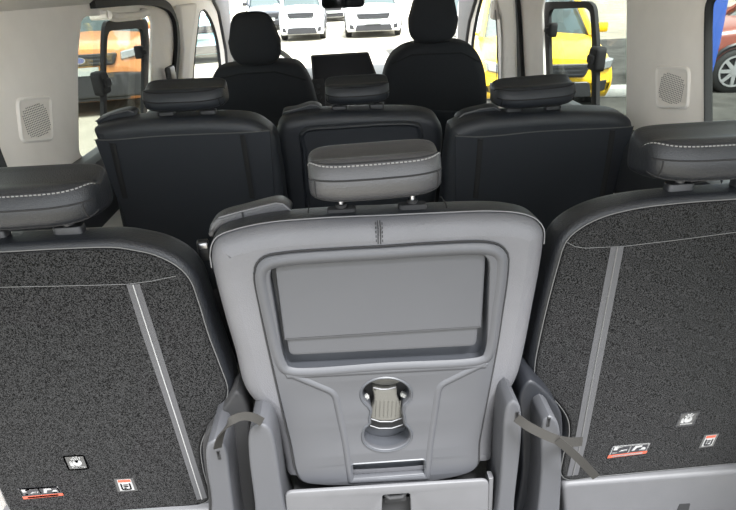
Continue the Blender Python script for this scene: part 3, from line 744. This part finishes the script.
# left openings
quarter_l = rpoly([(.58, .72), (1.345, .70), (1.325, 1.0), (1.35, 1.26), (.58, 1.28)], [.06, .06, .02, .08, .06])
side_l = rpoly(PWL.tr([(79, 160), (77.5, 60), (81, 20), (86, 15), (103, 14), (147, 9), (153, 20), (150, 135)]), [.05, .05, .05, .03, .02, .06, .05, .03], 6)
front_l = rpoly(PWL.tr([(192, 95), (194, 60), (199.5, 12), (205, 9), (213, 22), (219, 45), (222, 78), (222, 95)]), [.02, .1, .06, .05, .1, .1, .05, .02], 5)
a0 = PWL.tr([(229, -25), (229.5, 10), (231.5, 50), (235, 110)])
wall_l = plate_holes('wall_left', PWL, [(.50, 0), (a0[3][0], 0)]+[a0[3], a0[2], a0[1], (a0[1][0]-.25, ZT), (.50, ZT)], [quarter_l, side_l, front_l], TH, M['trim'], .004); struct(wall_l)
quarter_r = rpoly([(-.58, .72)]+[(-.58, 1.28)]+PWR.tr([(706, -4), (705, 30), (705, 90), (705.5, 175)]), [.05, .05, .10, .02, .02, .05], 6)
side_r = rpoly(PWR.tr([(626.5, 160), (626.5, 60), (627, -14), (600, -16), (545, -9), (541, 8), (545, 130)]), [.03, .1, .06, .03, .06, .05, .03], 6)
front_r = rpoly(PWR.tr([(499, 100), (498, 50), (496, 2), (492, -6), (482, -8), (475, 20), (471, 48), (469, 82), (469, 100)]), [.02, .1, .05, .04, .06, .1, .1, .05, .02], 5)
b0_ = PWR.tr([(458, -25), (458, 5), (456, 45), (453, 110)])
wall_r = plate_holes('wall_right', PWR, [(-.50, 0), (-.50, ZT), (b0_[1][0]+.25, ZT), b0_[1], b0_[2], b0_[3], (b0_[3][0], 0)], [quarter_r, side_r, front_r], TH, M['trim'], .004); struct(wall_r)
m = MB(); m.box((0, 2.45, -.02), (XW+.05, 2.15, .02)); struct(m.build('floor', M['floor']))
# headliner with coves down both sides
m = MB(); rows = []
for y in (.48, 1.0, 2.0, 3.0, 3.7, 4.25):
    zz = ZT-.05*max(0, (y-3.2))
    pts = [(-.92, 1.205), (-.885, 1.215), (-.84, 1.245), (-.80, 1.30), (-.70, 1.365), (-.4, 1.40), (0, 1.41), (.4, 1.40), (.70, 1.365), (.80, 1.30), (.84, 1.245), (.885, 1.215), (.92, 1.205)]
    low = [V((x, y, z+(zz-ZT))) for x, z in pts]; up = [V((x, y, max(z+.03, 1.44)+(zz-ZT))) for x, z in reversed(pts)]
    rows.append(low+up)
m.grid(rows, 0, True); struct(m.build('ceiling', M['headliner'], None, 30))
# windows: panes, seals and the framed opening windows
def pane(name, P, poly, n, material, seal=True):
    o = MB().slab(P, inset(ccw(poly), -.05 if not seal else -.012), [(0, n-.004), (0, n)]).build(name, material); struct(o)
    if seal:
        pq = ccw(poly); ls = MB(); rows = []
        for d, h in ((-.003, .0005), (.001, .004), (.004, .004), (.006, 0), (.006, -.016)):
            q = inset(pq, d); rows.append([P.pt(p.x, p.y, h) for p in q+q[:1]])
        ls.grid(rows); ls.build('window_seal', M['dark'], o)
    return o
pane('window_1', PWL, quarter_l, -.008, M['tint']); pane('window_2', PWR, quarter_r, -.008, M['tint'])
pane('window_3', PWL, side_l, -.05, M['tint'], False); pane('window_4', PWR, side_r, -.05, M['tint'], False)
pane('window_5', PWL, front_l, -.008, M['glass']); pane('window_6', PWR, front_r, -.008, M['glass'])
m = MB(); m.grid([[V((-.80, 4.62, .66)), V((-.4, 4.74, .66)), V((0, 4.78, .66)), V((.4, 4.74, .66)), V((.80, 4.62, .66))], [V((-.80, 4.24, 1.10)), V((-.4, 4.34, 1.10)), V((0, 4.38, 1.10)), V((.4, 4.34, 1.10)), V((.80, 4.24, 1.10))],
  [V((-.78, 4.02, 1.36)), V((-.4, 4.10, 1.36)), V((0, 4.13, 1.36)), V((.4, 4.10, 1.36)), V((.78, 4.02, 1.36))]]); struct(m.build('window_7', M['glass']))

def win_frame(name, P, outer, inner, n, latch, latch2, label):
    po = ccw(rpoly(outer, .05, 6)); pi_ = ccw(rpoly(inner, .04, 6))
    m = MB(); m.ring(P, po, pi_, n-.014, n, 0); o = m.build('window_frame', M['dark']); struct(o); o.name = name
    for (u, v, w, h) in (latch, latch2):
        l = MB(); l.slab(P, rpoly(rect(u-w, u+w, v-h, v+h), w*.5), [(0, n-.02), (0, n+.004), (.004, n+.012), (.01, n+.015)]); l.slab(P, rpoly(rect(u-w*.6, u+w*.6, v-h*.35, v+h*.35), w*.2), [(0, n+.012), (0, n+.022), (.003, n+.025)])
        l.build('latch', M['dark'], o)
    return o
nL = -.062
PFL = Plane(PWL.pt(0, 0, -.0), PWL.u, PWL.v)
wo = PWL.tr([(104, 128), (104, 40), (105.5, 21), (148, 19), (149.5, 40), (147, 125)], -.03); wi = PWL.tr([(107, 128), (106.5, 60), (108, 31), (143, 28), (144.5, 50), (143.5, 123)], -.03)
lu, lv = PWL.px(105, 83, -.02); l2u, l2v = PWL.px(143.5, 52, -.02)
win_frame('trim_1', PWL, wo, wi, -.03, (lu, lv, .040, .040), (l2u, l2v, .026, .026), '')
wo = PWR.tr([(596, 120), (597, 45), (594, 6), (588, 1), (545, 2), (542.5, 10), (544, 60), (547, 112)], -.03); wi = PWR.tr([(591, 118), (592, 45), (590, 12), (586, 8), (551, 9), (548.5, 14), (549.5, 60), (552, 112)], -.03)
lu, lv = PWR.px(593, 59, -.02); l2u, l2v = PWR.px(548.5, 30, -.02)
win_frame('trim_2', PWR, wo, wi, -.03, (lu, lv, .040, .044), (l2u, l2v, .028, .03), '')
# black door seals on the pillars, belt of the left B pillar
def strip3(name, P, pts, w, n, material):
    q = [P.px(x, y, n) for x, y in pts]; m = MB(); c = cr([P.pt(u, v, n) for u, v in q], .02, False); m.ribbon(c, P.n.cross(V((0, 0, 1))) if 0 else [P.n.cross((c[min(i+1, len(c)-1)]-c[max(i-1, 0)]).normalized()) for i in range(len(c))], w, .02); return struct(m.build(name, material))
strip3('trim_3', PWL, [(92, 2), (120, 0.5), (145, 0), (160, 3), (170, 10), (175, 22), (177, 45), (174, 84)], .04, .012, M['dark'])
strip3('trim_4', PWR, [(512, -20), (516, 0), (518.5, 30), (520, 60), (521.5, 84)], .06, .012, M['dark'])
# lighter A and B pillar covers
def pillar(name, P, pts, n, material, t=.03):
    m = MB(); m.slab(P, rpoly(P.tr(pts, n), .02), [(0, n-t), (0, n-.01), (.003, n-.003), (.010, n)]); return struct(m.build(name, material, None, 50))
pillar('trim_5', PWL, [(181, 100), (184, 50), (181, 5), (197, 3), (193, 40), (190, 75), (190, 100)], .03, M['trim_pale'])
pillar('trim_6', PWR, [(500, 100), (501, 40), (497, -6), (513, -6), (515, 30), (516, 100)], .03, M['trim_pale'])
pillar('trim_7', PWL, [(213, -2), (220, 12), (227, 50), (230, 84), (236, 84), (232.5, 45), (229, -2)], .02, M['plastic_pale'])
pillar('trim_8', PWR, [(477, -8), (468, 22), (464, 50), (462, 84), (454, 84), (457, 40), (459, -8)], .02, M['plastic_pale'])
# lower wall ledges by the second row
for nm, x in (('trim_9', -1), ('trim_10', 1)):
    m = MB(); m.box((x*(XW-.035), 1.9, .70), (.045, .75, .10), 0, 0, .03); struct(m.build(nm, M['plastic_mid']))
# grab rail above the left sliding window
m = MB(); c = [PWL.pt(*PWL.px(x, y, .02), .02) for x, y in ((108, 15), (114, 17), (128, 16.5), (140, 15), (146, 12))]; m.tube(cr(c, .02, False), .016, 8); m.tube([c[0], c[0]-V((.06, 0, 0))], .016, 8); m.tube([c[-1], c[-1]-V((.06, 0, 0))], .016, 8)
tag(m.build('grab_handle', M['trim']), 'grey grab rail above the black framed window facing the orange pickup', 'handle')

# speaker panels
def speaker(P, quad, label):
    n = .004; c = V((0, 0))
    Q = P.tr(quad); ctr = sum((V(q) for q in Q), V((0, 0)))/len(Q)
    root = empty('speaker_panel', P.pt(ctr.x, ctr.y, 0), label, 'speaker', 'speaker panels on the pillars')
    o = ccw(rpoly(Q, .022, 6))
    m = MB(); m.slab(P, o, [(-.003, 0), (0, .003), (.004, .005), (.008, .005), (.012, .003)], 0); m.build('panel', M['trim'], root, 60)
    m = MB(); rim_ring(m, P, inset(o, -.002), .011, .003, .003); m.build('rim', M['trim_pale'], root, 60)
    g = MB(); du = max(q.x for q in o)-min(q.x for q in o); dv = max(q.y for q in o)-min(q.y for q in o)
    for i in range(-7, 8):
        for j in range(-7, 8):
            if abs(i)**4+abs(j)**4 > 7.3**4: continue
            u = ctr.x+i*du*.043; v = ctr.y-.004+j*dv*.043+i*du*.043*(-.03)
            g.disc(P, u, v, du*.0125, .0022, .0036, 0, 6, dv*.0135)
    g.build('grille', mat('grille_hole', (.15, .145, .14), .8), root)
speaker(PWL, [(20.5, 142.5), (15.5, 99), (50, 96), (52.5, 140)], 'square speaker grille on the pillar left of the orange pickup window')
speaker(PWR, [(657, 107.5), (656.5, 66), (690.5, 68), (689, 108)], 'square speaker grille on the pillar right of the yellow car window')
# small raised marking on the right pillar
# seat belt of the front passenger door pillar
sb = empty('seat_belt', (.80, 3.05, .3), 'black front seat belt hanging from the pillar beside the passenger headrest', 'seat belt', 'front seat belts')
bp_ = [atX(495.5, 12, .83), atX(497, 40, .83), atX(496.5, 70, .83), atX(495.5, 96, .82), atX(494, 125, .78)]
MB().ribbon(cr(bp_, .03, False), V((.25, 1, 0)), .055, .004).build('webbing', M['black'], sb)
m = MB(); m.box(atX(494.5, 103, .80), (.012, .03, .022), 0, 0, .005); tag(m.build('tongue', M['chrome'], sb), 'chrome tongue')
m = MB(); m.box(atX(495.5, 10, .85), (.02, .045, .05), 0, 0, .012); m.build('anchor', M['trim_pale'], sb)
sb2 = empty('seat_belt', (-.83, 2.7, .3), 'black belt strap low on the left pillar behind the driver seat', 'seat belt', 'front seat belts')
b2 = [atX(171, 70, -.84), atX(171, 90, -.84), atX(171, 120, -.80)]
MB().ribbon(b2, V((.1, 1, 0)), .06, .004).build('webbing', M['black'], sb2)
m = MB(); m.box(atX(171, 76, -.845), (.014, .045, .045), 0, 0, .012); m.build('anchor', M['black'], sb2)

# ------------------------------------------------------------------ OUTSIDE
GZ = -.5
m = MB(); m.add([(-90, -20, GZ), (90, -20, GZ), (90, 120, GZ), (-90, 120, GZ)], [[0, 1, 2, 3]])
struct(m.build('ground', mat('pale_paving', (.24, .22, .175), .95, noise_amt=.22, nscale=.9, bump=.2, bscale=30)))
m = MB(); m.box((8.2, 4, GZ+.004), (6.9, 12.5, .006)); struct(m.build('road', mat('grey_asphalt', (.055, .054, .050), .95, spec=.1, noise_amt=.3, nscale=3, bump=.3, bscale=80)))  # dark slab added over the paving, shade put into its colour
def vehicle(name, label, loc, rz, paint, W=1.8, H=1.55, L=4.3, hood=.98, nose=.80, belt=1.0, ws=1.35, wt=2.05, boxy=False, kind='car', group=None, badge=False, plate=True, simple=False, bumper=None):
    """front at local -Y (faces the viewer at rz=0), length along +Y"""
    root = empty(name, loc, label, kind, group); c, s = math.cos(rz), math.sin(rz); o = V(loc)
    if name in ('car', 'van'): root['group'] = 'parked cars' if name == 'car' else 'parked vans'
    def T(x, y, z): return o+V((x*c-y*s, x*s+y*c, z))
    def TP(x, y, z, u, v):
        f = lambda d: V((d[0]*c-d[1]*s, d[0]*s+d[1]*c, d[2])); return Plane(T(x, y, z), f(u), f(v))
    hw = W/2
    st = [(0.0, .90, nose-.30, .30), (.05, .95, nose-.06, .24), (.18, .975, nose, .20), (.45, .99, nose+.5*(hood-nose), .18), (ws-.1, 1, hood, .18), (ws+.25, 1, belt, .18), (L*.6, 1, belt+.02, .18), (L-.4, .99, belt+.04, .2), (L-.1, .95, belt, .26), (L, .90, belt-.15, .34)]
    def sec(y, k, zt, zb, crown=.04):
        w = hw*k; pts = [(-w*.94, zb), (-w, zb+.12), (-w*1.0, (zb+zt)/2), (-w*.985, zt-.14), (-w*.93, zt-.05), (-w*.78, zt-.005), (-w*.4, zt+crown*.6), (0, zt+crown), (w*.4, zt+crown*.6), (w*.78, zt-.005), (w*.93, zt-.05), (w*.985, zt-.14), (w, (zb+zt)/2), (w, zb+.12), (w*.94, zb)]
        return [T(x, y, z) for x, z in pts]
    m = MB(); m.grid([sec(*q) for q in st], 0, True); m.build('body', paint, root, 50)
    # cabin: glass with a painted roof and pillars
    rt = [(ws, .90, belt-.05), (wt, .80, H-.05)]
    e = L-.15 if not boxy else L-.02; e2 = L-.55 if not boxy else L-.06
    g = MB(); lo = [(-hw*.93, ws), (hw*.93, ws), (hw*.93, e), (-hw*.93, e)]; hi = [(-hw*.74, wt), (hw*.74, wt), (hw*.74, e2), (-hw*.74, e2)]
    g.grid([[T(x, y, belt-.06) for x, y in rpoly(lo, .25, 4)], [T(x, y, H-.07) for x, y in rpoly(hi, .22, 4)]], 0, True); g.build('windows', M['c_glass'], root, 50)
    r = MB(); r.grid([[T(x, y, H-.075) for x, y in rpoly([(x*1.02, y) for x, y in hi], .22, 4)], [T(x, y, H-.03) for x, y in rpoly([(x*.99, y) for x, y in hi], .22, 4)], [T(x*.86, y*.9+L*.06, H) for x, y in rpoly(hi, .22, 4)]], 0, True)
    for sg in (-1, 1):
        r.tube([T(sg*hw*.90, ws+.03, belt-.03), T(sg*hw*.745, wt+.02, H-.06)], .045, 6); r.tube([T(sg*hw*.93, (ws+e)/2, belt-.03), T(sg*hw*.75, (wt+e2)/2, H-.06)], .05, 6); r.tube([T(sg*hw*.90, e-.05, belt-.03), T(sg*hw*.74, e2-.03, H-.06)], .07, 6)
    r.build('roof', paint, root, 40)
    PF = TP(0, -.035, 0, (1, 0, 0), (0, .04, 1))
    gb, gt = nose-.26, nose-.09
    q = MB(); q.slab(PF, rpoly([(-hw*.52, gb), (hw*.52, gb), (hw*.60, gt), (-hw*.60, gt)], .04), [(0, -.14), (0, .02), (.01, .03)], 0)
    if not simple:
        for k in range(3): q.slab(PF, rect(-hw*.5, hw*.5, gb+.03+k*.05, gb+.045+k*.05), [(0, .02), (0, .04)], 1)
    q.build('grille', [M['black'], M['plastic_mid']], root)
    if badge:
        b = MB(); b.disc(PF, 0, (gb+gt)/2, .105, .03, .05, 1, 20, .05); b.disc(PF, 0, (gb+gt)/2, .092, .05, .055, 0, 20, .04); b.build('badge', [M['badge'], M['chrome']], root)
    for sg in (-1, 1):
        h = MB(); h.slab(PF, rpoly([(sg*hw*.62, gb+.05), (sg*hw*.90, gb+.10), (sg*hw*.93, gt+.06), (sg*hw*.64, gt+.01)], .03), [(0, -.22), (0, -.03), (.02, 0)], 0); h.build('headlight', M['lamp'], root)
        fo = MB(); fo.slab(PF, rpoly([(sg*hw*.68, .30), (sg*hw*.84, .32), (sg*hw*.86, .46), (sg*hw*.72, .44)], .02), [(0, -.1), (0, -.005), (.01, .0)], 0); fo.build('fog_lamp_recess', M['black'], root)
        mm = MB(); mp = T(sg*(hw+.09), ws+.28, belt+.06); mm.box(mp, (.10, .06, .07), 0, rz, .03); mm.tube([mp, T(sg*hw*.9, ws+.3, belt)], .02, 6); mm.build('side_mirror', paint if not simple else M['black'], root)
    bp = MB(); bp.slab(PF, rpoly([(-hw*.66, .24), (hw*.66, .24), (hw*.60, .44), (-hw*.60, .44)], .04), [(0, -.12), (0, .015), (.012, .025)], 0); bp.build('lower_grille', M['black'], root)
    if bumper:
        b0, b1 = bumper; b = MB(); b.slab(PF, rpoly([(-hw*.97, b0), (hw*.97, b0), (hw*1.0, b1), (hw*.6, b1+.03), (-hw*.6, b1+.03), (-hw*1.0, b1)], .06), [(0, -.5), (0, .03), (.02, .06), (.04, .065)], 0); b.build('bumper', M['black'], root)
    if plate:
        lp = MB(); lp.slab(PF, rpoly(rect(-.26, .26, gb-.135, gb-.02), .01), [(0, .0), (0, .075)], 0); lp.build('number_plate', M['plate'], root)
    rw = .33 if H < 1.7 else .37
    for y in (.86, L-.88):
        for sg in (-1, 1):
            PWh = TP(sg*(hw-.10), y, rw, (0, sg, 0), (0, 0, 1))
            w = MB(); n = 24; ci = [(rw*math.cos(2*PI*k/n), rw*math.sin(2*PI*k/n)) for k in range(n)]
            w.slab(PWh, ci, [(.03, -.10), (0, -.08), (0, .09), (.03, .115), (rw*.28, .118), (rw*.32, .09)], 0); ww = w.build('wheel', M['rubber'], root, 40)
            al = MB(); al.disc(PWh, 0, 0, rw*.66, .09, .110, 1, 24)
            for k in range(8):
                a = 2*PI*k/8; d = V((math.cos(a), math.sin(a))); e_ = V((-d.y, d.x)); al.slab(PWh, [d*.05-e_*.03, d*rw*.66-e_*.022, d*rw*.66+e_*.022, d*.05+e_*.03], [(0, .10), (0, .126)], 0)
            al.disc(PWh, 0, 0, .06, .10, .130, 0, 12)
            k_ = 24; po = [(rw*.70*math.cos(2*PI*i/k_), rw*.70*math.sin(2*PI*i/k_)) for i in range(k_)]; pi2 = [(rw*.62*math.cos(2*PI*i/k_), rw*.62*math.sin(2*PI*i/k_)) for i in range(k_)]
            al.ring(PWh, po, pi2, .10, .130, 0); al.build('alloy_wheel', [M['alloy'], M['dark']], ww)
            ar = MB(); ar.tube([PWh.pt((rw+.05)*math.cos(t), (rw+.05)*math.sin(t), .104) for t in [PI*k/14 for k in range(15)]], .035, 6); ar.build('wheel_arch', M['black'], root)
    return root
def g(px, py): p = atZ(px, py, GZ); return (p.x, p.y, GZ)
D = math.radians
vehicle('pickup_truck', 'orange pickup truck with blue oval badge outside the left side window', g(93, 117), D(12), M['c_orange'], 1.9, 1.85, 5.2, 1.12, 1.02, 1.14, 1.45, 2.1, badge=True, bumper=(.28, .62), kind='truck')
vehicle('car', 'bright yellow car facing in through the right side window', g(544, 115), D(-8), M['c_yellow'], 1.80, 1.50, 4.2, .93, .76, .95, 1.05, 1.75)
vehicle('car', 'red car with silver alloy wheel beside the blue banner', (5.24, 9.38, GZ), D(-100), M['c_red'], 1.82, 1.6, 4.4, 1.0, .85, 1.0, 1.2, 1.9)
vehicle('van', 'white van seen just left of the rearview mirror', (-1.25, 20.2, GZ), D(0), M['c_white'], 1.55, 1.75, 4.4, 1.1, 1.0, 1.05, .7, 1.3, boxy=True, kind='van')
vehicle('car', 'white sport utility car facing the windscreen under the rearview mirror', g(374, 38), D(-2), M['c_white'], 1.95, 1.65, 4.5, 1.02, .88, 1.05, 1.2, 1.9)
vehicle('car', 'silver car behind the passenger headrest beside the white sport utility car', (4.35, 21.5, GZ), D(-4), M['c_silver'], 1.7, 1.55, 4.3)
vehicle('car', 'small far white car between the white van and sport utility car', g(333, 22), D(3), M['c_white'], 1.7, 1.5, 4.1, simple=True)
vehicle('car', 'dark car beside the driver headrest left of the white van', g(270, 31), D(10), M['c_dark'], 1.6, 1.5, 4.2, simple=True)
vehicle('van', 'pale blue van through the front left door window', g(204, 64), D(20), M['c_blue'], 1.9, 1.9, 4.6, 1.1, 1.0, 1.1, .9, 1.4, boxy=True, kind='van')
vehicle('car', 'white car in the front right door window', g(486, 66), D(-6), M['c_white'], 1.75, 1.6, 4.3)
# blue banner and kerb on the right
bn = empty('banner', (2.92, 5.0, GZ), 'tall blue banner flag outside the right quarter window', 'banner')
Pbn = Plane((2.92, 5.0, GZ), V((1, -.05, 0)), (0, 0, 1))
m = MB(); rows = []
for i in range(13):
    z = .78+i*.18; wv = .02*math.sin(i*.9); rows.append([Pbn.pt(0, z, wv), Pbn.pt(.2, z, wv+.03), Pbn.pt(.395, z, wv), Pbn.pt(.395, z, wv-.006), Pbn.pt(.2, z, wv+.024), Pbn.pt(0, z, wv-.006)])
m.grid(rows, 0, True); m.build('flag', M['banner'], bn)
MB().tube([Pbn.pt(-.01, .0, 0), Pbn.pt(-.01, 3.0, 0)], .018, 8).build('pole', M['alloy'], bn)
m = MB(); m.box(Pbn.pt(-.01, .03, 0), (.2, .2, .03), 0, 0, .01); m.build('foot', M['black'], bn)
kb = g(618, 112); kb = g(640, 96); m = MB(); m.box((kb[0], kb[1], GZ+.085), (.75, .12, .075), 0, D(-8), .02); tag(m.build('kerb', M['concrete']), 'pale concrete kerb between the yellow car and the red car', 'kerb')

# ------------------------------------------------------------------ LIGHT
w = bpy.data.worlds.new('sky'); sc.world = w; w.use_nodes = True; nt = w.node_tree
bg = nt.nodes['Background']; bg.inputs[0].default_value = (.93, .97, 1.0, 1); bg.inputs[1].default_value = 1.0
sun = bpy.data.lights.new('sun', 'SUN'); sun.energy = 5; sun.angle = math.radians(25); so_ = bpy.data.objects.new('sun', sun); COL.objects.link(so_)
so_.rotation_euler = V((.25, -.35, .9)).to_track_quat('Z', 'Y').to_euler()
sc.view_settings.view_transform = 'Standard'; sc.view_settings.look = 'None'; sc.view_settings.gamma = 1; sc.view_settings.use_curve_mapping = False
sc.view_settings.exposure = 2.3
